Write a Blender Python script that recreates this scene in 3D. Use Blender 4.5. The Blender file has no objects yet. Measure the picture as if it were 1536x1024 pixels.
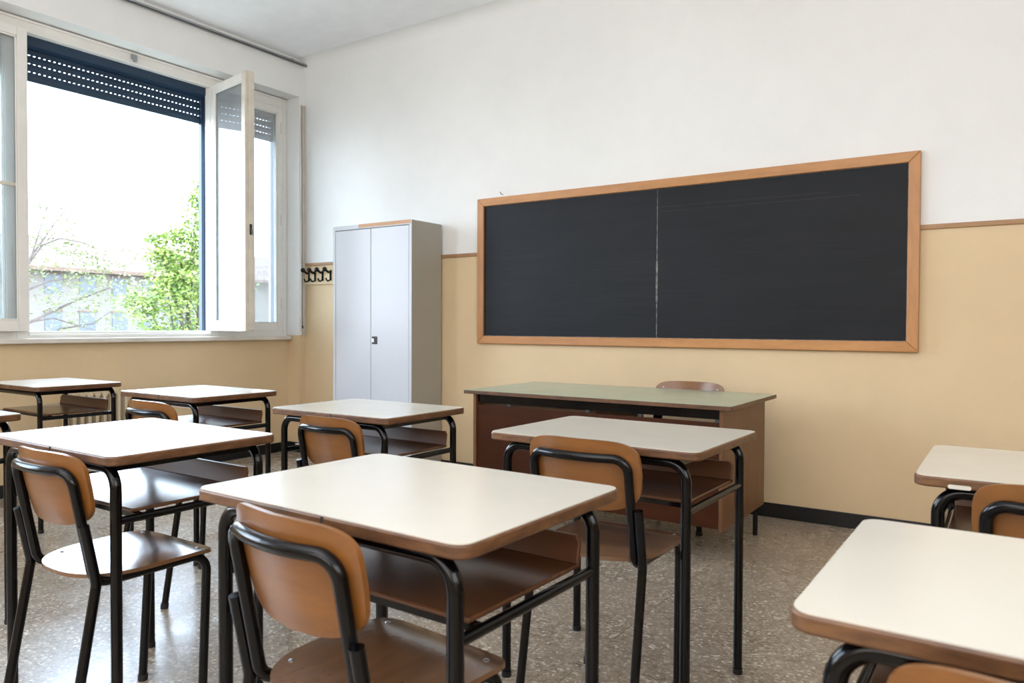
import bpy, bmesh, math, random
from mathutils import Vector, Matrix
random.seed(7)
C = bpy.context.scene.collection
PI = math.pi
sc = bpy.context.scene

# ------------------------------------------------------------------ materials
def newmat(name):
    m = bpy.data.materials.new(name); m.use_nodes = True
    nt = m.node_tree; b = nt.nodes['Principled BSDF']
    return m, nt, b
def nd(nt, t, **k):
    n = nt.nodes.new(t)
    for a, v in k.items(): setattr(n, a, v)
    return n
def coords(nt, scale=(1, 1, 1), kind='Object'):
    tc = nd(nt, 'ShaderNodeTexCoord'); mp = nd(nt, 'ShaderNodeMapping')
    mp.inputs['Scale'].default_value = scale
    nt.links.new(tc.outputs[kind], mp.inputs['Vector'])
    return mp.outputs['Vector']
def noise(nt, vec, scale, detail=4, rough=.55):
    n = nd(nt, 'ShaderNodeTexNoise'); n.inputs['Scale'].default_value = scale
    n.inputs['Detail'].default_value = detail; n.inputs['Roughness'].default_value = rough
    nt.links.new(vec, n.inputs['Vector']); return n.outputs['Fac']
def ramp(nt, fac, stops):
    r = nd(nt, 'ShaderNodeValToRGB'); e = r.color_ramp.elements
    while len(e) < len(stops): e.new(.5)
    for i, (p, c) in enumerate(stops):
        e[i].position = p; e[i].color = (*c, 1) if len(c) == 3 else c
    nt.links.new(fac, r.inputs['Fac']); return r.outputs['Color']
def mixc(nt, fac, a, b, mode='MIX'):
    m = nd(nt, 'ShaderNodeMix', data_type='RGBA', blend_type=mode)
    for s, v in ((m.inputs['Factor'], fac), (m.inputs['A'], a), (m.inputs['B'], b)):
        if isinstance(v, (int, float)): s.default_value = v
        elif isinstance(v, tuple): s.default_value = (*v, 1)
        else: nt.links.new(v, s)
    return m.outputs['Result']
def bump(nt, b, h, strength, dist=.002):
    n = nd(nt, 'ShaderNodeBump'); n.inputs['Strength'].default_value = strength
    n.inputs['Distance'].default_value = dist
    nt.links.new(h, n.inputs['Height']); nt.links.new(n.outputs['Normal'], b.inputs['Normal'])
def plain(name, col, rough=.5, metal=0., spec=.5, var=.08, nscale=6, bmp=0, coat=0):
    m, nt, b = newmat(name)
    v = coords(nt); f = noise(nt, v, nscale)
    c = ramp(nt, f, [(.3, tuple(x*(1-var) for x in col)), (.7, tuple(min(1, x*(1+var)) for x in col))])
    nt.links.new(c, b.inputs['Base Color'])
    b.inputs['Roughness'].default_value = rough; b.inputs['Metallic'].default_value = metal
    b.inputs['Specular IOR Level'].default_value = spec
    b.inputs['Coat Weight'].default_value = coat; b.inputs['Coat Roughness'].default_value = .15
    if bmp: bump(nt, b, noise(nt, v, 180), bmp, .001)
    return m
def wood(name, dark, light, axis='x', rough=.35, scale=9, spec=.5, coat=0.):
    m, nt, b = newmat(name)
    s = {'x': (.12, 1, 1), 'y': (1, .12, 1), 'z': (1, 1, .12)}[axis]
    v = coords(nt, s); f = noise(nt, v, scale*2.2, 5, .6)
    v2 = coords(nt, tuple(a*.5 if a == 1 else a for a in s)); g = noise(nt, v2, scale*14, 3, .7)
    c = ramp(nt, f, [(.28, dark), (.72, light)])
    c2 = mixc(nt, .28, c, ramp(nt, g, [(.35, (.55, .55, .55)), (.65, (1, 1, 1))]), 'MULTIPLY')
    nt.links.new(c2, b.inputs['Base Color']); b.inputs['Roughness'].default_value = rough
    b.inputs['Specular IOR Level'].default_value = spec
    b.inputs['Coat Weight'].default_value = coat; b.inputs['Coat Roughness'].default_value = .2
    return m

def wall_mat(name, zsplit, beige=(.655, .50, .31), white=(.775, .775, .76)):
    m, nt, b = newmat(name)
    tc = nd(nt, 'ShaderNodeTexCoord'); sp = nd(nt, 'ShaderNodeSeparateXYZ')
    nt.links.new(tc.outputs['Object'], sp.inputs[0])
    gt = nd(nt, 'ShaderNodeMath', operation='GREATER_THAN'); gt.inputs[1].default_value = zsplit
    nt.links.new(sp.outputs['Z'], gt.inputs[0])
    n1 = noise(nt, tc.outputs['Object'], 1.3, 5, .6); n2 = noise(nt, tc.outputs['Object'], 7, 5, .6)
    w = ramp(nt, n1, [(.3, tuple(x*.95 for x in white)), (.7, white)])
    be = ramp(nt, n1, [(.3, tuple(x*.93 for x in beige)), (.7, tuple(x*1.03 for x in beige))])
    c = mixc(nt, gt.outputs[0], be, w)
    c = mixc(nt, .5, c, ramp(nt, n2, [(.3, (.95, .95, .95)), (.7, (1, 1, 1))]), 'MULTIPLY')
    nt.links.new(c, b.inputs['Base Color']); b.inputs['Roughness'].default_value = .6
    b.inputs['Specular IOR Level'].default_value = .3
    bump(nt, b, noise(nt, tc.outputs['Object'], 90, 4, .6), .25, .002)
    return m

def floor_mat():
    m, nt, b = newmat('terrazzo vinyl floor')
    tc = nd(nt, 'ShaderNodeTexCoord'); v = tc.outputs['Object']
    vo = nd(nt, 'ShaderNodeTexVoronoi'); vo.inputs['Scale'].default_value = 105
    dist = nd(nt, 'ShaderNodeMapping'); nt.links.new(v, dist.inputs['Vector'])
    nt.links.new(dist.outputs[0], vo.inputs['Vector'])
    sp = nd(nt, 'ShaderNodeSeparateColor'); nt.links.new(vo.outputs['Color'], sp.inputs[0])
    c = ramp(nt, sp.outputs[0], [(.0, (.24, .19, .14)), (.3, (.32, .26, .195)), (.65, (.39, .32, .245)), (.86, (.45, .385, .30)), (1., (.74, .68, .58))])
    big = noise(nt, v, 2.2, 4, .6)
    c = mixc(nt, .55, c, ramp(nt, big, [(.3, (.72, .72, .74)), (.7, (1, 1, 1))]), 'MULTIPLY')
    fine = noise(nt, v, 160, 3, .7)
    c = mixc(nt, .55, c, ramp(nt, fine, [(.35, (.7, .68, .66)), (.68, (1, 1, 1))]), 'MULTIPLY')
    # tile joints, 0.9 m sheets
    br = nd(nt, 'ShaderNodeTexBrick'); br.offset = 0; br.inputs['Scale'].default_value = 1
    br.inputs['Brick Width'].default_value = 1.2; br.inputs['Row Height'].default_value = 1.2
    br.inputs['Mortar Size'].default_value = .0022; br.inputs['Color1'].default_value = (1, 1, 1, 1)
    br.inputs['Color2'].default_value = (1, 1, 1, 1); br.inputs['Mortar'].default_value = (.55, .5, .45, 1)
    nt.links.new(v, br.inputs['Vector'])
    c = mixc(nt, .8, c, br.outputs['Color'], 'MULTIPLY')
    nt.links.new(c, b.inputs['Base Color'])
    rr = ramp(nt, noise(nt, v, 3, 5, .65), [(.3, (.21,)*3), (.7, (.36,)*3)])
    nt.links.new(rr, b.inputs['Roughness']); b.inputs['Specular IOR Level'].default_value = .55
    bump(nt, b, noise(nt, v, 120, 3, .6), .12, .001)
    return m

def laminate_mat():
    m, nt, b = newmat('off white laminate')
    v = coords(nt); f = noise(nt, v, 5, 5, .6)
    c = ramp(nt, f, [(.3, (.55, .52, .45)), (.7, (.565, .535, .465))])
    nt.links.new(c, b.inputs['Base Color'])
    nt.links.new(ramp(nt, noise(nt, v, 9, 5, .7), [(.3, (.20,)*3), (.7, (.235,)*3)]), b.inputs['Roughness'])
    return m
def edge_mat():
    m, nt, b = newmat('worn beech edge')
    f = noise(nt, coords(nt, (1, 1, 4)), 14, 6, .7); g = noise(nt, coords(nt, (1, 1, 1)), 7, 6, .75)
    c = ramp(nt, f, [(.25, (.035, .014, .006)), (.5, (.10, .042, .016)), (.75, (.17, .08, .03))])
    c = mixc(nt, ramp(nt, g, [(.66, (0, 0, 0)), (.72, (1, 1, 1))]), c, (.36, .24, .15))
    nt.links.new(c, b.inputs['Base Color']); b.inputs['Roughness'].default_value = .42
    return m
def board_mat():
    m, nt, b = newmat('slate chalkboard')
    v = coords(nt, (.5, 1, 2.2)); f = noise(nt, v, 3, 6, .65); g = noise(nt, coords(nt, (.25, 1, 9)), 9, 6, .7)
    c = ramp(nt, f, [(.3, (.0035, .0045, .0062)), (.75, (.008, .0095, .0125))])
    c = mixc(nt, ramp(nt, g, [(.45, (0, 0, 0)), (.95, (.25, .25, .25))]), c, (.035, .036, .04))
    nt.links.new(c, b.inputs['Base Color']); b.inputs['Roughness'].default_value = .55
    b.inputs['Specular IOR Level'].default_value = .25
    return m
def glass_mat():
    m = bpy.data.materials.new('window glass'); m.use_nodes = True; nt = m.node_tree
    nt.nodes.remove(nt.nodes['Principled BSDF']); out = nt.nodes['Material Output']
    tr = nd(nt, 'ShaderNodeBsdfTransparent'); tr.inputs[0].default_value = (.93, .96, .96, 1)
    gl = nd(nt, 'ShaderNodeBsdfGlossy'); gl.inputs['Roughness'].default_value = .02
    fr = nd(nt, 'ShaderNodeFresnel'); fr.inputs[0].default_value = 1.5
    mul = nd(nt, 'ShaderNodeMath', operation='MULTIPLY_ADD'); mul.inputs[1].default_value = 1.; mul.inputs[2].default_value = .03
    mul.use_clamp = True
    nt.links.new(fr.outputs[0], mul.inputs[0])
    # dust film, strengthened to imitate a pale haze of light on the glass
    df = nd(nt, 'ShaderNodeBsdfDiffuse'); df.inputs[0].default_value = (.8, .82, .84, 1)
    mx = nd(nt, 'ShaderNodeMixShader'); nt.links.new(mul.outputs[0], mx.inputs[0])
    nt.links.new(tr.outputs[0], mx.inputs[1]); nt.links.new(gl.outputs[0], mx.inputs[2])
    m2 = nd(nt, 'ShaderNodeMixShader')
    f = noise(nt, coords(nt), 2.5, 5, .6)
    nt.links.new(ramp(nt, f, [(.3, (.14,)*3), (.8, (.24,)*3)]), m2.inputs[0])
    nt.links.new(mx.outputs[0], m2.inputs[1]); nt.links.new(df.outputs[0], m2.inputs[2])
    nt.links.new(m2.outputs[0], out.inputs['Surface'])
    return m
def leaf_mat(name, a, b_):
    m, nt, b = newmat(name)
    f = noise(nt, coords(nt), 2.5, 4, .6)
    nt.links.new(ramp(nt, f, [(.3, a), (.7, b_)]), b.inputs['Base Color'])
    b.inputs['Roughness'].default_value = .6
    return m

M = dict(
    wallback=wall_mat('two tone plaster back', 1.681), wallleft=wall_mat('two tone plaster window side', 1.05),
    ceil=plain('ceiling plaster', (.86, .87, .89), .8, var=.03, bmp=.1), floor=floor_mat(), lam=laminate_mat(), edge=edge_mat(),
    black=plain('black enamel steel', (.0012, .0012, .0018), .16, spec=.3, var=.2, coat=.0),
    ply=wood('varnished beech plywood', (.145, .052, .010), (.235, .092, .020), 'x', .3, 5, coat=.25),
    plyseat=wood('varnished seat plywood', (.115, .052, .022), (.18, .085, .037), 'y', .17, 5, spec=.65, coat=.35),
    shelf=wood('brown shelf plywood', (.065, .026, .011), (.11, .044, .018), 'x', .25, 5, coat=.2),
    lip=wood('reddish shelf lip', (.085, .031, .012), (.135, .052, .02), 'x', .35, 5),
    white=plain('white painted wood', (.72, .70, .66), .4, var=.04, bmp=.1), aged=plain('aged painted wood', (.60, .55, .47), .5, var=.10, nscale=12),
    sill=plain('painted sill', (.62, .58, .52), .5, var=.08), glass=glass_mat(),
    shutter=plain('dark blue shutter slats', (.010, .030, .062), .45, var=.1), steel=plain('dull galvanised steel', (.35, .36, .37), .4, metal=.7),
    darksteel=plain('dark steel', (.05, .05, .055), .45, metal=.5), chrome=plain('bright screw steel', (.6, .6, .6), .3, metal=1),
    frame=wood('orange varnished frame', (.40, .17, .05), (.52, .245, .08), 'x', .38, 5),
    framez=wood('orange varnished upright', (.39, .165, .05), (.51, .24, .08), 'z', .38, 5),
    trim=wood('wooden dado rail', (.32, .17, .075), (.44, .25, .12), 'x', .5, 5), board=board_mat(),
    chalk=plain('chalky joint', (.15, .145, .14), .9, var=.6, nscale=30),
    base=plain('black vinyl baseboard', (.004, .004, .005), .4, var=.2),
    cab=plain('light grey steel sheet', (.50, .515, .545), .38, var=.02, nscale=2), cabshade=plain('shaded grey steel side', (.35, .33, .28), .42, var=.03, nscale=2),
    green=plain('pale green laminate', (.31, .39, .29), .22, var=.05), dwood=wood('dark mahogany panel', (.038, .010, .0032), (.060, .017, .005), 'x', .45, 4, spec=.15),
    mwood=wood('brown desk side panel', (.13, .058, .024), (.18, .088, .038), 'z', .4, 4, spec=.3), cream=plain('cream painted wood', (.64, .50, .30), .5, var=.04),
    rad=plain('cream radiator enamel', (.56, .47, .33), .4, var=.04), tan=wood('peeling wooden strip', (.48, .26, .13), (.62, .38, .22), 'x', .6, 8),
    bark=plain('pale bark', (.055, .042, .035), .9, var=.3, nscale=20), leaf=leaf_mat('fresh green leaves', (.085, .15, .022), (.22, .28, .065)),
    leaf2=leaf_mat('yellow green leaves', (.085, .105, .03), (.13, .15, .06)), facade=plain('pale facade plaster', (.120, .105, .090), .9, var=.05, nscale=.5),
    roof=plain('terracotta roof', (.105, .066, .048), .9, var=.15, nscale=1.5), wpane=plain('distant window pane', (.055, .062, .072), .5, var=.1),
    ground=plain('bright yard ground', (.14, .135, .11), .9, var=.15, nscale=.3), tape=plain('grey plastic', (.3, .3, .3), .5),
)

# ------------------------------------------------------------------ geometry helpers
def bx(bm, x0, x1, y0, y1, z0, z1):
    vs = [bm.verts.new((x, y, z)) for x in (x0, x1) for y in (y0, y1) for z in (z0, z1)]
    for f in ((0, 1, 3, 2), (4, 6, 7, 5), (0, 4, 5, 1), (2, 3, 7, 6), (0, 2, 6, 4), (1, 5, 7, 3)):
        bm.faces.new([vs[i] for i in f])
def obj(name, bm, m, parent=None, smooth=False, bevel=0, loc=None):
    bmesh.ops.recalc_face_normals(bm, faces=bm.faces)
    me = bpy.data.meshes.new(name); bm.to_mesh(me); bm.free()
    me.materials.append(m)
    if smooth:
        for p in me.polygons: p.use_smooth = True
        me.set_sharp_from_angle(angle=math.radians(42))
    o = bpy.data.objects.new(name, me); C.objects.link(o)
    if parent: o.parent = parent
    if loc: o.location = loc
    if bevel:
        b = o.modifiers.new('b', 'BEVEL'); b.width = bevel; b.segments = 2; b.limit_method = 'ANGLE'
        b.angle_limit = math.radians(50)
    return o
def box(name, x0, x1, y0, y1, z0, z1, m, parent=None, bevel=0):
    bm = bmesh.new(); bx(bm, x0, x1, y0, y1, z0, z1); return obj(name, bm, m, parent, bevel=bevel)
def boxes(name, L, m, parent=None, bevel=0):
    bm = bmesh.new()
    for b in L: bx(bm, *b)
    return obj(name, bm, m, parent, bevel=bevel)
def fillet(pts, radii, n=7):
    """polyline with rounded corners"""
    out = [Vector(pts[0])]
    for i in range(1, len(pts)-1):
        p, a, b = Vector(pts[i]), Vector(pts[i-1]), Vector(pts[i+1])
        r = radii[i-1] if isinstance(radii, (list, tuple)) else radii
        da, db = (a-p).normalized(), (b-p).normalized()
        if r <= 0: out.append(p); continue
        ang = da.angle(db); t = min(r/math.tan(ang/2), (a-p).length*.49, (b-p).length*.49)
        r = t*math.tan(ang/2)
        cen = p+(da+db).normalized()*(r/math.sin(ang/2))
        s, e = p+da*t-cen, p+db*t-cen
        tot = s.angle(e); ax = s.cross(e).normalized()
        for k in range(n+1): out.append(cen+Matrix.Rotation(tot*k/n, 3, ax) @ s)
    out.append(Vector(pts[-1])); return out
def tube(bm, pts, r, seg=12, cap=True, sx=1.):
    pts = [Vector(p) for p in pts]; rings = []
    up = None
    for i, p in enumerate(pts):
        t = (pts[min(i+1, len(pts)-1)]-pts[max(i-1, 0)]).normalized()
        if up is None:
            up = Vector((0, 1, 0)) if abs(t.y) < .8 else Vector((1, 0, 0))
        u = (up-t*up.dot(t)).normalized(); up = u; w = t.cross(u)
        rr = r[i] if isinstance(r, list) else r
        rings.append([bm.verts.new(p+u*rr*math.cos(2*PI*k/seg)+w*rr*sx*math.sin(2*PI*k/seg)) for k in range(seg)])
    for a, b in zip(rings, rings[1:]):
        for k in range(seg): bm.faces.new((a[k], a[(k+1) % seg], b[(k+1) % seg], b[k]))
    if cap:
        for g in (rings[0], rings[-1]): bm.faces.new(g)
def tubeobj(name, pts, r, m, parent=None, seg=12):
    bm = bmesh.new(); tube(bm, pts, r, seg); return obj(name, bm, m, parent, smooth=True)
def rounded_rect(x0, x1, y0, y1, r, n=6):
    P = []
    for cx, cy, a in ((x1-r, y1-r, 0), (x0+r, y1-r, PI/2), (x0+r, y0+r, PI), (x1-r, y0+r, 1.5*PI)):
        for k in range(n+1):
            t = a+PI/2*k/n; P.append((cx+r*math.cos(t), cy+r*math.sin(t)))
    return P
def prism(bm, P, z0, z1):
    a = [bm.verts.new((x, y, z0)) for x, y in P]; b = [bm.verts.new((x, y, z1)) for x, y in P]
    bm.faces.new(a); bm.faces.new(b[::-1]); n = len(P)
    for i in range(n): bm.faces.new((a[i], a[(i+1) % n], b[(i+1) % n], b[i]))
def shell(outline, fmap, thick, rings=7):
    """solid sheet: outline(k) closed 2D loop scaled in rings, mapped to 3D by fmap(a,b,side)"""
    bm = bmesh.new(); n = len(outline); S = []
    for side in (0, 1):
        c = bm.verts.new(fmap(0, 0, side*thick)); R = []
        for j in range(1, rings+1):
            s = j/rings; R.append([bm.verts.new(fmap(a*s, b*s, side*thick)) for a, b in outline])
        for k in range(n): bm.faces.new((c, R[0][k], R[0][(k+1) % n]))
        for p, q in zip(R, R[1:]):
            for k in range(n): bm.faces.new((p[k], p[(k+1) % n], q[(k+1) % n], q[k]))
        S.append(R[-1])
    for k in range(n): bm.faces.new((S[0][k], S[0][(k+1) % n], S[1][(k+1) % n], S[1][k]))
    return bm
def superell(a, b, e, n=48):
    P = []
    for k in range(n):
        t = 2*PI*k/n; c, s = math.cos(t), math.sin(t)
        P.append((a*math.copysign(abs(c)**(2/e), c), b*math.copysign(abs(s)**(2/e), s)))
    return P
def screw(bm, p, n, r=.006):
    n = Vector(n).normalized(); p = Vector(p)
    tube(bm, [p-n*.002, p+n*.0012, p+n*.0028], [r, r, r*.5], 10)
def thing(name, label, cat, loc=(0, 0, 0), rotz=0, group=None):
    o = bpy.data.objects.new(name, None); C.objects.link(o); o.empty_display_size = .1
    o.location = loc; o.rotation_euler = (0, 0, rotz); tag(o, label, cat, group); return o
def tag(o, label, cat, group=None):
    o['label'] = label; o['category'] = cat
    if group: o['group'] = group
    return o
def struct(o, label=None, cat=None):
    o['kind'] = 'structure'
    if label: o['label'] = label
    if cat: o['category'] = cat
    return o
def dup(root, name, loc, rotz, label, scale=1., group=None):
    r = root.copy(); r.name = name; C.objects.link(r); r.location = loc; r.rotation_euler = (0, 0, rotz)
    r.scale = scale if isinstance(scale, tuple) else (scale,)*3
    r['label'] = label
    if group: r['group'] = group
    elif 'group' in r.keys() and group == '': del r['group']
    for ch in list(root.children):
        c = ch.copy(); C.objects.link(c); c.parent = r
        for g in list(ch.children):
            d = g.copy(); C.objects.link(d); d.parent = c
    return r

# ------------------------------------------------------------------ room shell
XL, XB, D, ZC, XR, YR = -5.49, -5.33, 4.618, 3.50, 2.6, -4.6   # sill wall, beam face, back wall, ceiling, right wall, rear wall
struct(box('floor', -5.8, XR+.15, YR-.15, D+.15, -.1, 0, M['floor']), 'speckled brown grey vinyl floor with glossy finish', 'floor')
struct(box('ceiling', -5.8, XR+.15, YR-.15, D+.15, ZC, ZC+.1, M['ceil']), 'pale plaster ceiling', 'ceiling')
# back wall with a soft cove into the ceiling
bm = bmesh.new(); r = .10
prof = [(D, 0), (D, ZC-r)]+[(D-r+r*math.cos(t), ZC-r+r*math.sin(t)) for t in [PI/2*k/8 for k in range(1, 9)]]
prof += [(D-r, ZC+.02), (D+.15, ZC+.02), (D+.15, 0)]
a = [bm.verts.new((-5.8, y, z)) for y, z in prof]; b = [bm.verts.new((XR+.15, y, z)) for y, z in prof]
bm.faces.new(a); bm.faces.new(b[::-1])
for i in range(len(prof)): bm.faces.new((a[i], a[(i+1) % len(prof)], b[(i+1) % len(prof)], b[i]))
struct(obj('wall_back', bm, M['wallback'], smooth=True), 'two tone back wall, white above and beige below the rail', 'wall')
G1, G2 = (1.55, 4.555), (-2.1, .9)            # the two window groups along y
struct(boxes('wall_left', [
    (-5.75, XL, YR, D, 0, 1.02), (-5.75, XB, YR, D, 3.17, ZC), (-5.75, XB, G1[1], D, 0, 3.17),
    (-5.75, XB, G2[1], G1[0], 0, 3.17), (-5.75, XB, YR, G2[0], 0, 3.17)], M['wallleft']), 'window side wall with deep white lintel and beige paint under the sill', 'wall')
struct(box('wall_right', XR, XR+.15, YR, D, 0, ZC, M['wallback']), 'two tone side wall', 'wall')
struct(box('wall_rear', -5.8, XR+.15, YR-.15, YR, 0, ZC, M['wallback']), 'two tone rear wall', 'wall')
struct(box('baseboard_back', XB, XR, D-.012, D, 0, .085, M['base'], bevel=.002), 'black baseboard along the back wall', 'baseboard')
struct(boxes('baseboard_left', [(XL, XL+.012, G1[0], G1[1], 0, .085), (XL, XB, G1[1]-.012, G1[1], 0, .085), (XB, XB+.012, G1[1]-.012, D-.012, 0, .085)], M['base']), 'black baseboard under the window', 'baseboard')
struct(box('trim_1', XB, XR, D-.012, D, 1.668, 1.694, M['trim'], bevel=.003), 'thin wooden dado rail between white and beige paint', 'trim')
struct(box('trim_2', XL-.03, -5.425, G1[0]-.02, 4.545, 1.008, 1.043, M['sill'], bevel=.006), 'painted window sill board', 'sill')
struct(box('trim_3', XL-.03, -5.425, G2[0]-.02, G2[1]+.02, 1.008, 1.043, M['sill'], bevel=.006), 'painted sill board of the near window', 'sill')

# ------------------------------------------------------------------ windows
def sash(parent, w, h, name='sash', st=.062, dep=.045, handle=False):
    """leaf in local x (0..w, hinge at 0), z 0..h, thickness along y"""
    bm = bmesh.new()
    for b in ((0, st, -dep/2, dep/2, 0, h), (w-st, w, -dep/2, dep/2, 0, h), (st, w-st, -dep/2, dep/2, 0, st+.01), (st, w-st, -dep/2, dep/2, h-st, h)): bx(bm, *b)
    i = .006   # glazing beads
    for s in (-1, 1):
        y0, y1 = sorted((s*.012, s*.018))
        for b in ((st, st+.012, y0, y1, st+.01, h-st), (w-st-.012, w-st, y0, y1, st+.01, h-st), (st, w-st, y0, y1, st+.01, st+.022), (st, w-st, y0, y1, h-st-.012, h-st)): bx(bm, *b)
    f = obj(name, bm, M['white'], parent, bevel=.003)
    box('pane', st-.005, w-st+.005, -.002, .002, st, h-st+.005, M['glass'], f)
    return f
def window(name, y0, y1, ya, yb, label):
    """frame from y0 to y1 with a wide opening ya..yb between two side bays"""
    e = bpy.data.objects.new(name, None); C.objects.link(e); e.location = (-5.53, y0, 1.03); struct(e, label, 'window')
    L = y1-y0; a, b = ya-y0, yb-y0; H = 3.165-1.03
    # frame members (thin in x around the plane)
    X0, X1 = -.035, .035
    fr = boxes('frame', [(X0, X1, 0, .045, 0, H), (X0, X1, L-.045, L, 0, H), (X0, X1, a-.075, a, .0, H-.085), (X0, X1, b, b+.075, .0, H-.085),
                         (X0, X1, .045, a-.075, 0, .06), (X0, X1, b+.075, L-.045, 0, .06), (X0, X1, a, b, 0, .06),
                         (X0, X1, .045, L-.045, H-.085, H)], M['white'], e, bevel=.004)
    boxes('drip_ledge', [(.035, .05, .0, L, H-.02, H-.004), (.035, .045, a, b, .03, .045)], M['white'], e, bevel=.002)
    # closed side leaves
    for (p, q) in ((.045, a-.075), (b+.075, L-.045)):
        s = sash(e, q-p, H-.085-.06, 'side_leaf', .055)
        s.location = (.01, p, .06); s.rotation_euler = (0, 0, PI/2)
    return e, a, b, H
w1, a1, b1, H1 = window('window_1', 1.555, 4.553, 2.40, 3.775, 'wide white wooden window standing open, roller shutter partly lowered behind it')
# the two opened casements of the middle
lf = sash(w1, .60, H1-.145, 'open_casement'); lf.location = (.045, b1+.02, .06); lf.rotation_euler = (0, 0, math.radians(-9)); lf['label'] = 'right casement swung open into the room'
# meeting stile profile of the free edge (aged)
boxes('meeting_stile', [(.545, .602, -.040, .034, .002, H1-.147), (.602, .612, -.012, .034, .01, H1-.155)], M['aged'], lf, bevel=.004)
bm = bmesh.new(); bx(bm, .612, .616, -.010, .010, .74, .82); tube(bm, [(.615, 0, .78), (.630, 0, .78), (.634, 0, .745)], .005, 8)
obj('handle', bm, M['darksteel'], lf)
l2 = sash(w1, .68, H1-.145, 'open_casement'); l2.location = (.07, a1-.02, .06); l2.rotation_euler = (0, 0, math.radians(-93+4)); l2['label'] = 'left casement folded back against the window frame'
boxes('glazing_bar', [(.06, .62, -.012, .012, .95, .972)], M['aged'], l2)
boxes('lock_plate', [(.035, .041, a1-.028, a1-.008, .24, .93)], M['darksteel'], w1)
boxes('ventilation_latch', [(.035, .06, 3.13-1.555-.02, 3.13-1.555+.02, H1-.055, H1-.02), (.05, .07, 3.13-1.555-.012, 3.13-1.555+.012, H1-.075, H1-.055)], M['steel'], w1, bevel=.003)
bm = bmesh.new()
for hz in (.25, 1.0, 1.82):
    tube(bm, [(.03, b1+.775-.06, hz), (.03, b1+.775-.06, hz+.10)], .006, 8)
tube(bm, [(.05, b1+.012, .12), (.05, b1+.012, .2)], .009, 8); tube(bm, [(.05, b1+.012, 1.9), (.05, b1+.012, 1.98)], .009, 8)
obj('hinge', bm, M['aged'], w1, smooth=True)
w2, a2, b2, H2 = window('window_2', -2.095, .898, -1.25, .125, 'near wide white window')
def shutter(name, y0, y1, zbot, label):
    e = thing(name, label, 'shutter', (-5.645, (y0+y1)/2, zbot), 0, None)
    w = (y1-y0)/2; top = 3.22-zbot; bm = bmesh.new(); p = .056; z = 0; first = True
    while z < top-.001:
        hgt = .066 if first else p-.0045
        z1 = min(z+hgt, top)
        # rounded slat
        P = [(-.006, z), (.004, z+.004), (.007, (z+z1)/2), (.004, z1-.004), (-.006, z1)]
        a = [bm.verts.new((x, -w, q)) for x, q in P]; b = [bm.verts.new((x, w, q)) for x, q in P]
        bm.faces.new(a); bm.faces.new(b[::-1])
        for i in range(5): bm.faces.new((a[i], a[(i+1) % 5], b[(i+1) % 5], b[i]))
        # bridges leave the small ventilation holes open
        if z1 < top:
            y = -w
            while y < w: bx(bm, -.004, .003, y, min(y+.019, w), z1-.001, z1+.006); y += .033
        z = z1+.0045; first = False
    obj('slat_curtain', bm, M['shutter'], e)
    box('shutter_box', -.03, .09, -w-.02, w+.02, 3.02-zbot, top, M['shutter'], e)
    for q in (-w-.02, w-.004): box('guide_channel', -.02, .02, q, q+.024, -(zbot-1.05), top, M['shutter'], e)
    return e
shutter('roller_shutter', 2.39, 3.785, 2.80, 'dark blue perforated roller shutter lowered over top of the open middle window')
shutter('roller_shutter', 3.83, 4.51, 2.80, 'blue grey perforated roller shutter seen through glass of the narrow bay near the wall corner')
shutter('roller_shutter', 1.60, 2.34, 2.80, 'roller shutter of narrow left bay behind the folded back casement')

# curtain rail under the ceiling
t = thing('curtain_rail', 'thin grey metal curtain rail running along the lintel under the ceiling', 'curtain rail', (XB+.035, 2.0, 3.452))
bm = bmesh.new(); bx(bm, -.012, .012, -3.5, 2.585, -.012, -.006); bx(bm, -.012, -.008, -3.5, 2.585, -.012, .010); bx(bm, .008, .012, -3.5, 2.585, -.012, .010)
obj('rail', bm, M['steel'], t)
for y in (-3., -1.6, -.2, .98, 2.45): box('bracket', -.035, .012, y-.012, y+.012, .010, .016, M['steel'], t)
tubeobj('end_cap', [(0, 2.585, 0), (0, 2.605, 0)], .016, M['steel'], t)
# vertical metal channel at the corner
t = thing('vertical_guide_channel', 'tall narrow grey metal channel fixed upright in the corner beside the window', 'channel', (XB, 4.586, 1.05))
bm = bmesh.new(); H = 2.05
bx(bm, 0, .003, -.024, .024, 0, H); bx(bm, .003, .018, -.024, -.019, 0, H); bx(bm, .003, .018, .019, .024, 0, H); bx(bm, .003, .012, -.004, .004, 0, H)
obj('channel', bm, M['sill'], t)
box('slot_strip', .003, .008, -.019, -.004, .08, H-.01, M['darksteel'], t)
box('stop_block', .003, .02, -.018, -.004, .06, .085, M['base'], t)

# radiator under the window
t = thing('radiator', 'low cream ribbed radiator under the window behind the back left desk', 'radiator', (-5.435, 2.80, .14))
for k in range(9):
    y = -.2+k*.052
    bm = bmesh.new()
    for dx in (-.02, .02): tube(bm, [(dx, y, .03), (dx, y, .49)], .013, 8)
    tube(bm, [(-.03, y, .03), (.03, y, .03)], .02, 8); tube(bm, [(-.03, y, .50), (.03, y, .50)], .02, 8)
    obj('rib', bm, M['rad'], t, smooth=True)
for q in (-.2, .2): box('foot', -.02, .02, q, q+.02, -.14, .02, M['rad'], t)
tubeobj('valve', [(0, .235, .03), (0, .29, .03), (0, .29, -.14)], .011, M['rad'], t)

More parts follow.
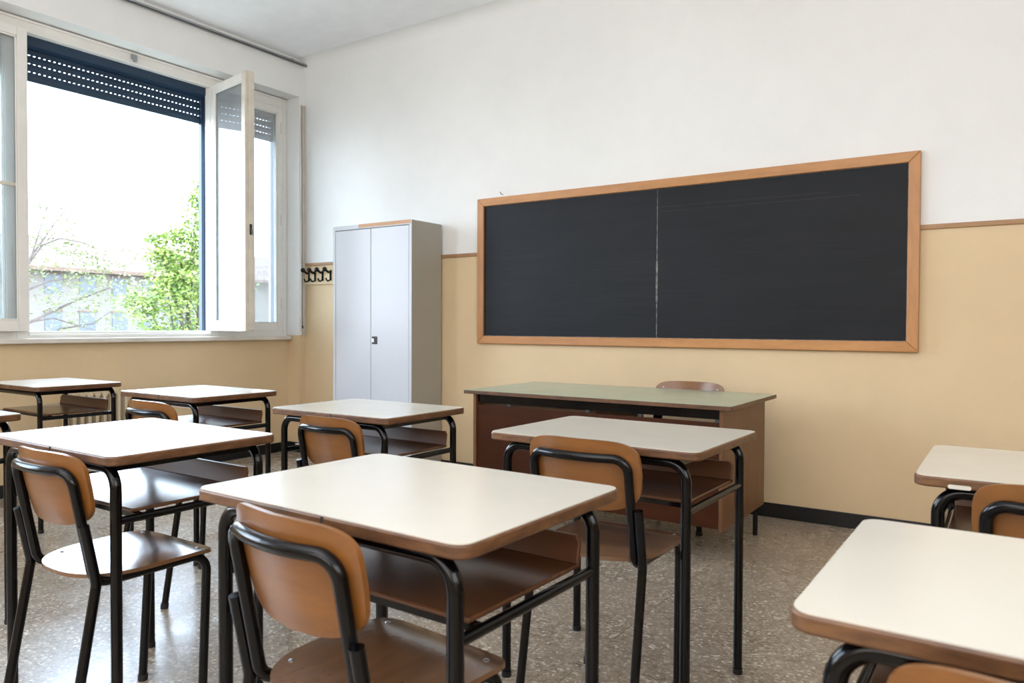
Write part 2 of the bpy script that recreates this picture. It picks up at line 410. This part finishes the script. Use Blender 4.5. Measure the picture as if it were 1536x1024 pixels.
# ------------------------------------------------------------------ chalkboard
bx0, bx1, bz0, bz1 = -3.381, -.432, 1.007, 2.091
t = thing('chalkboard', 'long black two panel chalkboard in an orange wooden frame on the back wall', 'chalkboard', ((bx0+bx1)/2, D, bz0))
hw = (bx1-bx0)/2; hh = bz1-bz0; fw = .058
def rail(pts, m):   # mitred rail
    bm = bmesh.new(); a = [bm.verts.new((x, -.034, z)) for x, z in pts]; b = [bm.verts.new((x, 0, z)) for x, z in pts]
    bm.faces.new(a); bm.faces.new(b[::-1])
    for i in range(4): bm.faces.new((a[i], a[(i+1) % 4], b[(i+1) % 4], b[i]))
    obj('frame_rail', bm, m, t, bevel=.004)
rail([(-hw, hh), (hw, hh), (hw-fw, hh-fw), (-hw+fw, hh-fw)], M['frame']); rail([(-hw, 0), (hw, 0), (hw-fw, fw), (-hw+fw, fw)], M['frame'])
rail([(-hw, 0), (-hw, hh), (-hw+fw, hh-fw), (-hw+fw, fw)], M['framez']); rail([(hw, 0), (hw, hh), (hw-fw, hh-fw), (hw-fw, fw)], M['framez'])
xs = -1.94-(bx0+bx1)/2
box('slate_panel', -hw+fw-.003, xs-.002, -.018, -.002, fw-.003, hh-fw+.003, M['board'], t); box('slate_panel', xs+.002, hw-fw+.003, -.018, -.002, fw-.003, hh-fw+.003, M['board'], t)
# chalky seams and a few faint chalk lines
bm = bmesh.new(); x = xs; z = fw
rnd = random.Random(3)
while z < hh-fw:
    h_ = .02; q = .0018+.002*rnd.random()+(.004 if .28 < z < .55 else 0)
    bx(bm, x-q, x+q*.8, -.0195, -.0175, z, z+h_); z += h_
obj('joint_strip', bm, M['chalk'], t)
bm = bmesh.new()
bx(bm, -hw+fw, hw-fw, -.0192, -.0178, fw-.001, fw+.003); bx(bm, hw-fw-.004, hw-fw, -.0192, -.0178, fw, hh-fw)
bx(bm, -hw+fw, hw-fw, -.0192, -.0178, hh-fw-.0025, hh-fw)
obj('chalk_edge', bm, M['chalk'], t)
faint = plain('faint chalk line', (.035, .035, .037), .9, var=.5, nscale=9)
bm = bmesh.new()
for (xa, xb_, z) in ((xs+.03, xs+1.05, .905), (xs+.02, hw-fw-.25, .875)): bx(bm, xa, xb_, -.0188, -.0178, z, z+.0022)
obj('chalk_line', bm, faint, t)
tag(tubeobj('wall_nail', [(-3.17, D, 2.112), (-3.17, D-.03, 2.116), (-3.17, D-.034, 2.128)], .003, M['darksteel']), 'tiny nail in the white wall above left end of the chalkboard', 'nail')

# ------------------------------------------------------------------ cabinet
x0, x1, y0, zt = -4.575, -3.738, 4.252, 1.928
t = thing('storage_cabinet', 'tall light grey two door metal cabinet against the back wall', 'cabinet', ((x0+x1)/2, (y0+4.60)/2, 0))
W, Dp = (x1-x0)/2, (4.60-y0)/2
boxes('body', [(-W, -W+.028, -Dp, Dp, .0, zt-.0005), (-W+.0005, W-.0025, -Dp+.0005, Dp-.0005, zt-.034, zt), (-W+.028, W-.028, Dp-.01, Dp, .0, zt-.034), (-W+.028, W-.028, -Dp+.01, Dp-.01, .0, .09), (W-.028, W-.0022, -Dp, Dp-.001, .0, zt-.033)], M['cab'], t, bevel=.003)
box('side_sheet', W-.002, W, -Dp+.002, Dp, .0, zt+.0005, M['cabshade'], t)  # same cabinet steel, with the shade of this side put into its colour
xm = -4.158-(x0+x1)/2
for (p, q) in ((-W+.031, xm-.002), (xm+.002, W-.031)):
    d = box('door', p, q, -Dp+.001, -Dp+.02, .095, zt-.038, M['cab'], t, bevel=.003)
    if q > .1:
        h = box('lock_handle', p+.012, p+.068, -Dp-.004, -Dp+.004, .995, 1.055, M['base'], d, bevel=.004)
        h['label'] = 'small black recessed lock with key plate'
        h2 = box('lock_plate', p+.018, p+.036, -Dp-.006, -Dp-.003, 1.01, 1.038, M['chrome'], d)
cx_ = (x0+x1)/2
h = box('edge_strip', -4.29-cx_, W-.012, -Dp-.0015, -Dp+.02, zt-.026, zt+.002, M['tan'], t, bevel=.002); h['label'] = 'worn orange wooden edging strip'

# coat rack
t = thing('coat_rack', 'cream wall mounted coat rack with black double hooks beside the cabinet', 'coat rack', (-4.93, D-.001, 1.50))
box('backboard', -.385, .36, -.018, 0, 0, .13, M['cream'], t, bevel=.003)
for x in (-.322, -.242, -.145, -.045):
    bm = bmesh.new()
    tube(bm, fillet([(x, -.018, .105), (x, -.045, .10), (x-.004, -.080, .122)], .02, 5), .0105, 10)
    tube(bm, fillet([(x, -.022, .11), (x, -.024, .035), (x, -.06, .02), (x-.004, -.072, .05)], .016, 5), .007, 8)
    bx(bm, x-.009, x+.009, -.026, -.018, .03, .12)
    bmesh.ops.create_uvsphere(bm, u_segments=12, v_segments=8, radius=.021, matrix=Matrix.Translation((x-.005, -.085, .125)))
    obj('hook', bm, M['black'], t, smooth=True)

# ------------------------------------------------------------------ school desk
def make_desk(label, loc, rot, w=.79, d=.60):
    t = thing('school_desk', label, 'desk', loc, rot)
    H = .80; hw, hd = w/2, d/2
    bm = bmesh.new(); prism(bm, rounded_rect(-hw, hw, -hd, hd, .031), H-.026, H-.0016)
    top = obj('tabletop', bm, M['edge'], t, smooth=True, bevel=.004)
    bm = bmesh.new(); prism(bm, rounded_rect(-hw+.003, hw-.003, -hd+.003, hd-.003, .029), H-.003, H)
    s = obj('laminate_surface', bm, M['lam'], top, smooth=True); s['label'] = 'smooth off white writing surface'
    r = .0148; xi, yf, yr = hw-.050, -hd+.042, hd-.038; zt = H-.026-r; R = .075
    for sx in (-1, 1):
        for y in (yf, yr):
            bm = bmesh.new(); tube(bm, fillet([(sx*xi, y, .012), (sx*xi, y, zt), (sx*(xi-.11), y, zt)], R, 9), r, 14)
            lg = obj('leg', bm, M['black'], t, smooth=True)
            bm = bmesh.new(); tube(bm, [(sx*xi, y, 0), (sx*xi, y, .018)], r*1.12, 14); obj('foot_cap', bm, M['base'], lg, smooth=True)
    for y in (yf, yr): tubeobj('top_rail', [(-xi+.11, y, zt), (xi-.11, y, zt)], r, M['black'], t, 14)
    for sx in (-1, 1):
        tubeobj('side_rail', [(sx*xi, yf+.006, .623), (sx*xi, yr-.006, .623)], .0108, M['black'], t)
        box('support_bar', sx*(xi-.03)-.010, sx*(xi-.03)+.010, yf, yr, H-.050, H-.027, M['black'], t)
    sw = xi-.012
    box('shelf', -sw, sw, yf+.05, yr-.03, .635, .645, M['shelf'], t, bevel=.003)
    box('shelf_rail', -xi, xi, yf+.055, yf+.075, .621, .634, M['black'], t)
    bm = bmesh.new(); P = [(-sw, 0), (sw, 0), (sw, .042), (sw-.010, .056), (-sw+.010, .056), (-sw, .042)]
    a = [bm.verts.new((x, yr-.046+z*.2, .645+z)) for x, z in P]; b = [bm.verts.new((x, yr-.034+z*.2, .645+z)) for x, z in P]
    bm.faces.new(a); bm.faces.new(b[::-1])
    for i in range(6): bm.faces.new((a[i], a[(i+1) % 6], b[(i+1) % 6], b[i]))
    obj('shelf_lip', bm, M['lip'], t, bevel=.002)
    return t
desk = make_desk('cream topped school desk in the foreground centre with a dark nick in its near edge', (-1.056, 1.195, 0), math.radians(-1.5), .725, .537)
box('edge_nick', .035, .040, -.2700, -.2655, .777, .798, M['darksteel'], [c for c in desk.children if c.name.startswith('tabletop')][0])
def D_(loc, rot, label, sc_=(1, 1, 1)): return dup(desk, 'school_desk', loc, math.radians(rot), label, sc_)
D_((-1.053, 2.237, 0), -1.2, 'cream topped school desk standing right in front of the teacher desk', (.975, 1, 1))
D_((-2.231, 1.268, 0), -.5, 'shiny school desk at left foreground, its top and shelf mirroring the window', (.96, .96, 1.007))
D_((-2.229, 2.269, 0), 0, 'school desk standing in front of the grey metal cabinet', (.90, .90, 1))
D_((-3.49, 2.327, 0), 0, 'school desk under the open casement, between cabinet desk and the beige window wall', (.90, .90, 1))
D_((-4.68, 2.172, 0), 0, 'farthest left school desk, close to the radiator under the window', (.90, .88, 1))
D_((-3.473, 1.083, 0), 0, 'school desk at far left edge showing only its right corner', (.97, .97, 1))
D_((.134, 1.199, 0), -.5, 'cream topped school desk at lower right corner, nearest the camera', (.985, 1, 1))
DR = D_((.161, 2.242, 0), 0, 'cream topped school desk at right edge with white worn patches on its near edge', (.975, 1, 1))

rt_ = [c for c in DR.children if c.name.startswith('tabletop')][0]
for xa, xb_, za, zb_ in ((-.29, -.243, .7745, .784), (-.145, .10, .790, .7985)):
    bm = bmesh.new(); P = rounded_rect(xa, xb_, za, zb_, min(zb_-za, .02)*.45, 4)
    a_ = [bm.verts.new((x, -.2693, z)) for x, z in P]; b_ = [bm.verts.new((x, -.2676, z)) for x, z in P]
    bm.faces.new(a_); bm.faces.new(b_[::-1])
    for i in range(len(P)): bm.faces.new((a_[i], a_[(i+1) % len(P)], b_[(i+1) % len(P)], b_[i]))
    o = obj('worn_patch', bm, M['lam'], rt_); o['label'] = 'pale patch where the edge varnish has worn off'

# ------------------------------------------------------------------ school chair
def make_chair(label, loc, rot):
    t = thing('school_chair', label, 'chair', loc, rot)
    r = .0130; xr = .152; SZ = .49
    # seat: straight front, rounded rear
    P = []
    n = 44
    for k in range(n):
        a = 2*PI*k/n; c, s = math.cos(a), math.sin(a)
        e = 7 if s > 0 else 2.5
        P.append((.186*math.copysign(abs(c)**(2/e), c), .192*math.copysign(abs(s)**(2/e), s)))
    def fm(a, b, th):
        z = SZ-.010*math.exp(-((b+.04)/.12)**2)*(1-(a/.19)**2)
        if b > .11: z -= 1.7*(b-.11)**2
        return (a, b, z-th)
    seat = obj('seat', shell(P, fm, .011, 9), M['plyseat'], t, smooth=True)
    for sx in (-1, 1):
        for y in (-.10, .145):
            bm = bmesh.new(); screw(bm, (sx*.145, y, fm(sx*.145, y, 0)[2]), (0, 0, 1)); obj('screw', bm, M['chrome'], seat, smooth=True)
    # backrest
    n = 52; B = []
    for k in range(n):
        a = 2*PI*k/n; c, s_ = math.cos(a), math.sin(a); e = 4.4
        B.append((.179*math.copysign(abs(c)**(2/e), c), .096*math.copysign(abs(s_)**(2/e), s_)))
    lean = math.radians(11); CV = 1.25; ZB = .728
    def fb(a, b, th):
        b2 = b-(.014*(1-(a/.18)**2)*min(1, -b/.09) if b < 0 else 0)
        y = -.216+CV*a*a-b2*math.tan(lean)-th+.004*(b/.09)**2
        return (a*(1-.05*(b < 0)*(-b/.09)), y, ZB+b2)
    back = obj('backrest', shell(B, fb, .0105, 8), M['ply'], t, smooth=True)
    for sx in (-1, 1):
        bm = bmesh.new(); screw(bm, fb(sx*.14, .055, 0), (-.35*sx, 1, .1), .005); obj('screw', bm, M['chrome'], back, smooth=True)
    ZR = SZ-.024; ZU = .776
    def yb(x, z): return -.216-.0105-r+.002+CV*x*x-(z-ZB)*math.tan(lean)
    for sx in (-1, 1):
        X = sx*xr
        bm = bmesh.new(); tube(bm, fillet([(X*1.04, .150, .012), (X, .172, ZR), (X, .0, ZR)], .05, 8), r, 12)
        lg = obj('leg', bm, M['black'], t, smooth=True)
        bm = bmesh.new(); tube(bm, [(X*1.04, .150, 0), (X*1.04, .151, .02)], r*1.2, 12); obj('foot_cap', bm, M['base'], lg, smooth=True)
        bm = bmesh.new()
        arc = [(sx*q, yb(q, ZU), ZU) for q in (.07, .045, .02, 0)]
        tube(bm, fillet([(X, .0, ZR), (X, -.160, ZR), (X, yb(xr, ZU), ZU), arc[0]], [.045, .052], 9)[:-1]+[Vector(q) for q in arc], r, 12)
        obj('back_tube', bm, M['black'], t, smooth=True)
        X2 = sx*(xr+r*2.0)
        bm = bmesh.new(); tube(bm, fillet([(X2, -.199, .635), (X2, -.168, ZR+.008), (X2*1.02, -.248, .012)], .06, 6), r, 12)
        lg = obj('leg', bm, M['black'], t, smooth=True)
        bm = bmesh.new(); tube(bm, [(X2*1.02, -.250, 0), (X2*1.02, -.247, .02)], r*1.2, 12); obj('foot_cap', bm, M['base'], lg, smooth=True)
    for y in (-.10, .145): tubeobj('crossbar', [(-xr, y, ZR), (xr, y, ZR)], .009, M['black'], t, 10)
    return t
chair = make_chair('wooden school chair in the foreground pushed under the centre cream desk', (-1.008, 1.057, 0), math.radians(-6))
def K_(loc, rot, label, s=1.): return dup(chair, 'school_chair', loc, math.radians(rot), label, s)
K_((-1.027, 2.098, 0), 0, 'wooden school chair at the desk right in front of the teacher desk')
K_((-2.154, 1.187, 0), 0, 'wooden school chair at left foreground with seat mirroring the window', (1, 1, .98))
K_((-2.165, 2.178, 0), 0, 'wooden school chair pushed under the desk in front of the grey cabinet', (.93, .95, .965))
K_((-3.00, 1.965, 0), 0, 'wooden school chair at right end of the desk under the open casement', (.96, .96, 1))
K_((.070, 1.059, 0), 0, 'wooden school chair at lower right corner, only its backrest top showing', (1, 1, .985))
K_((.108, 2.061, 0), 0, 'wooden school chair at right edge tucked under the far right desk')
K_((-1.61, 4.13, 0), 180, 'wooden chair behind the teacher desk, only its rounded backrest top showing', (1.2, 1, .985))

# ------------------------------------------------------------------ teacher desk
t = thing('teacher_desk', 'wide teacher desk with pale green top and dark wood front panel', 'desk', (-1.872, 3.868, 0))
hw, hd, H = .785, .395, .77
bm = bmesh.new(); prism(bm, rounded_rect(-hw, hw, -hd, hd, .008, 3), H-.022, H-.0016); tp = obj('tabletop', bm, M['edge'], t, bevel=.002)
bm = bmesh.new(); prism(bm, rounded_rect(-hw+.002, hw-.002, -hd+.002, hd-.002, .007, 3), H-.003, H); s = obj('laminate_surface', bm, M['green'], tp); s['label'] = 'pale green desk surface'
px = hw-.05
for sx in (-1, 1):
    X = sorted((sx*px, sx*(px-.02)))
    s = box('side_panel', X[0], X[1], -hd+.03, hd-.05, .165, H-.024, M['mwood'], t, bevel=.002)
    for y in (-.02, ): pass
box('front_panel', -px+.021, px-.021, -hd+.040, -hd+.056, .175, H-.087, M['dwood'], t, bevel=.002)
boxes('steel_rail', [(-px+.021, px-.021, -hd+.05, -hd+.08, H-.072, H-.024)], M['black'], t)
box('gap_blocker', -px+.022, .03, -hd+.09, hd-.08, .20, H-.03, M['mwood'], t, bevel=.002)  # added unseen box, blocks light through the left part of the gap
for k in range(3): box('blocker_front', -px+.04, .015, hd-.08, hd-.066, .215+k*.18, .38+k*.18, M['mwood'], t, bevel=.002)  # made-up fronts of that unseen box
boxes('rail_spacer', [(x-.012, x+.012, -hd+.05, -hd+.054, H-.088, H-.07) for x in (-.5, .0, .30, .70)], M['darksteel'], t)
for sx in (-1, 1):
    for y in (-.02, hd-.10):
        tubeobj('leg', [(sx*(px-.032), y, 0), (sx*(px-.032), y, .18)], .0135, M['black'], t)

# ------------------------------------------------------------------ outside
struct(box('ground', -120, -5.9, -60, 120, -6.2, -6, M['ground']), 'bright open ground outside', 'ground')
b = thing('apartment_building', 'pale distant building with terracotta roof seen through the window', 'building', (-62, 32, -6))
BW = 34
box('wall', -6, 0, -BW, BW, 0, 11.3, M['facade'], b)
bm = bmesh.new(); P = [(1.2, 11.2), (1.2, 11.5), (-3.5, 14.2), (-8.2, 11.5), (-8.2, 11.2)]
a_ = [bm.verts.new((x, -BW-1, z)) for x, z in P]; b_ = [bm.verts.new((x, BW+1, z)) for x, z in P]
bm.faces.new(a_); bm.faces.new(b_[::-1])
for i in range(5): bm.faces.new((a_[i], a_[(i+1) % 5], b_[(i+1) % 5], b_[i]))
obj('roof', bm, M['roof'], b)
for fl_ in range(4):
    for k in range(26):
        y = -BW+1.6+k*2.6; z = 1.0+fl_*2.9-.6
        if not (-14 < y < 16) or fl_ < 2: continue
        f = box('window', -.02, .05, y, y+1.25, z+.4, z+1.9, M['wpane'], b)
        box('lintel', 0, .10, y-.1, y+1.35, z+1.9, z+2.02, M['roof'], f)

def leafcloud(bm, pts, size, rnd):
    for p in pts:
        s = size*(.6+.8*rnd.random())
        R_ = Matrix.Rotation(rnd.random()*6.28, 3, 'Z') @ Matrix.Rotation(rnd.uniform(-1.1, 1.1), 3, 'X') @ Matrix.Rotation(rnd.random()*6.28, 3, 'Z')
        q = [Vector(v)*s for v in ((-.5, 0, 0), (-.1, -.33, .05), (.6, 0, 0), (-.1, .33, .05))]
        bm.faces.new([bm.verts.new(Vector(p)+R_ @ v) for v in q])
def tree(name, label, base, H0, blobs, nleaf, size, lm, branches, r0, seed):
    rnd = random.Random(seed); t = thing(name, label, 'tree', base)
    tubeobj('trunk', [(0, 0, 0), (.08, .05, H0*.5), (0, 0, H0)], [r0, r0*.75, r0*.45], M['bark'], t, 10)
    bm = bmesh.new()
    for pts, r in branches:
        m_ = len(pts); tube(bm, pts, [r*(1-.75*i/(m_-1)) for i in range(m_)], 6)
    obj('branches', bm, M['bark'], t, smooth=True)
    bm = bmesh.new(); L = []
    tot = sum(b[3] for b in blobs)
    for cx, cy, cz, rr in blobs:
        # each blob is a cluster of small sprays
        for k in range(int(nleaf*rr/tot/14)):
            u = Vector((rnd.gauss(0, 1), rnd.gauss(0, 1), rnd.gauss(0, 1))).normalized()*rr*(rnd.random()**.6)
            c0 = Vector((cx, cy, cz))+u
            for j in range(14):
                L.append(c0+Vector((rnd.gauss(0, .12), rnd.gauss(0, .12), rnd.gauss(0, .06))))
    leafcloud(bm, L, size, rnd)
    f = obj('foliage', bm, lm, t); return t
bl = [(0, -.95, -.15, .42), (.1, -1.25, .0, .22), (0, -.75, -.75, .40), (0, -.55, .35, .42), (0, -.65, .95, .24), (0, -.2, .8, .5), (0, .1, 1.3, .42), (0, .25, 1.75, .3),
      (0, .15, 2.15, .2), (0, -.35, 1.35, .2), (0, -.1, .1, .75), (0, .5, .4, .8), (0, .6, 1.2, .5), (0, .1, -.8, .7), (0, .6, -1.2, .7), (.1, -.15, -1.5, .6), (0, -.75, 1.25, .13), (0, .3, 2.45, .12)]
base = Vector((-14.2, 9.3, -6)); cz = 7.6
bl = [(x, y, z+cz, r) for x, y, z, r in bl]
br = []
rnd = random.Random(5)
for b__ in bl:
    s0 = Vector((0, 0, cz-1.8)); e0 = Vector(b__[:3]); mid = (s0+e0)/2+Vector((rnd.uniform(-.1, .1), rnd.uniform(-.2, .2), -.1)); br.append(([s0, mid, e0], .035))
tree('leafy_tree', 'dense bright green leafy tree outside the open window', base, cz-1.5, bl, 17000, .078, M['leaf'], br, .13, 1)
# thin pale tree, arching twigs
def at(u, v, X):   # a point outside on plane x = X given bearing/elevation numbers read off the view
    a, p = .5886, .0206
    F = 1129.742
    f = Vector((-math.sin(a)*math.cos(p), math.cos(a)*math.cos(p), -math.sin(p))); rt = Vector((math.cos(a), math.sin(a), 0)); dn = f.cross(rt)
    d = f+rt*((u-768)/F)+dn*((v-512)/F); return Vector((0, 0, 1.14))+d*(X/d.x)
base2 = Vector((-11.5, 4.35, -6))
def pl(L, X=-11.5): return [at(u, v, X)-base2 for u, v in L]
brs = [(pl([(8, 500), (30, 440), (60, 345), (78, 285), (92, 250)]), .016), (pl([(8, 470), (45, 390), (80, 340), (118, 288)]), .020),
       (pl([(20, 430), (60, 375), (110, 320), (175, 285)]), .012), (pl([(5, 500), (45, 486), (110, 455), (170, 432)]), .034),
       (pl([(5, 455), (45, 436), (75, 424), (115, 420)]), .026), (pl([(60, 372), (90, 360), (120, 366), (142, 372)]), .014),
       (pl([(60, 520), (90, 496), (140, 488), (165, 470)]), .020), (pl([(45, 486), (80, 480), (120, 492), (150, 500)]), .014), (pl([(0, 600), (5, 520), (8, 430)]), .03)]
b2 = [(*(at(u, v, -11.5)-base2), r) for u, v, r in ((70, 350, .35), (95, 330, .3), (60, 400, .4), (110, 420, .5), (160, 400, .5), (80, 460, .45), (150, 450, .5), (190, 440, .35), (120, 490, .45), (60, 320, .25), (185, 480, .4), (140, 375, .35), (110, 380, .35))]
tree('slender_tree', 'sparse slender tree with arching twigs and tiny yellow green leaves outside', base2, 6.5, b2, 3000, .05, M['leaf2'], brs, .06, 4)

# ------------------------------------------------------------------ light
w = bpy.data.worlds.new('sky'); sc.world = w; w.use_nodes = True; nt = w.node_tree
bg = nt.nodes['Background']
tc = nd(nt, 'ShaderNodeTexCoord'); sp = nd(nt, 'ShaderNodeSeparateXYZ'); nt.links.new(tc.outputs['Generated'], sp.inputs[0])
c = ramp(nt, sp.outputs['Z'], [(.0, (.80, .89, 1.)), (.5, (.58, .77, 1.0))]); nt.links.new(c, bg.inputs['Color'])
bg.inputs['Strength'].default_value = 6.6
def area(name, loc, rot, sx, sy, power=0, col=(1, 1, 1), portal=False):
    l = bpy.data.lights.new(name, 'AREA'); l.shape = 'RECTANGLE'; l.size = sx; l.size_y = sy; l.energy = power; l.color = col
    l.cycles.is_portal = portal
    o = bpy.data.objects.new(name, l); C.objects.link(o); o.location = loc; o.rotation_euler = rot; return o
for i, (ya, yb) in enumerate((G1, G2)):
    area('window_portal', (-5.60, (ya+yb)/2, 2.1), (0, -PI/2, 0), 2.1, yb-ya, portal=True)
area('ceiling_fill', (.4, -2.4, 3.44), (0, 0, 0), 4.0, 3.0, 16, (1, .94, .87))  # added fill behind the camera, not a ceiling fitting
area('upward_fill', (-1.6, -1.2, 2.2), (PI, 0, 0), 2.5, 2.5, 75, (.96, .97, 1))  # added unseen fill aimed up to brighten the ceiling
area('side_fill', (2.45, -.6, 2.3), (0, PI/2, 0), 1.6, 4.0, 34, (.93, .96, 1))  # added fill from the right, brightens the window wall
area('rear_fill', (-1.0, -4.4, 2.3), (PI/2, 0, 0), 5.0, 1.8, 38, (1, .97, .93))  # added fill, stands in for bounce from the rest of the room

# ------------------------------------------------------------------ camera
cam = bpy.data.cameras.new('camera'); co = bpy.data.objects.new('camera', cam); C.objects.link(co); sc.camera = co
F, a, p, r = 1129.742, .5886, .0206, -.0044
f = Vector((-math.sin(a)*math.cos(p), math.cos(a)*math.cos(p), -math.sin(p))); rt = Vector((math.cos(a), math.sin(a), 0)); dn = f.cross(rt)
rt2 = rt*math.cos(r)+dn*math.sin(r); dn2 = dn*math.cos(r)-rt*math.sin(r)
m = Matrix.Identity(4)
for i in range(3): m[i][0] = rt2[i]; m[i][1] = -dn2[i]; m[i][2] = -f[i]
m[2][3] = 1.14
co.matrix_world = m
cam.sensor_width = 36; cam.sensor_fit = 'HORIZONTAL'; cam.lens = F/1536*36; cam.clip_end = 400
cam.dof.use_dof = True; cam.dof.focus_distance = 3.2; cam.dof.aperture_fstop = 5.6
sc.view_settings.view_transform = 'Standard'; sc.view_settings.look = 'None'; sc.view_settings.exposure = 1.33
sc.cycles.use_denoising = True
sc.cycles.max_bounces = 10; sc.cycles.diffuse_bounces = 6; sc.cycles.transparent_max_bounces = 12
sc.cycles.sample_clamp_indirect = 6
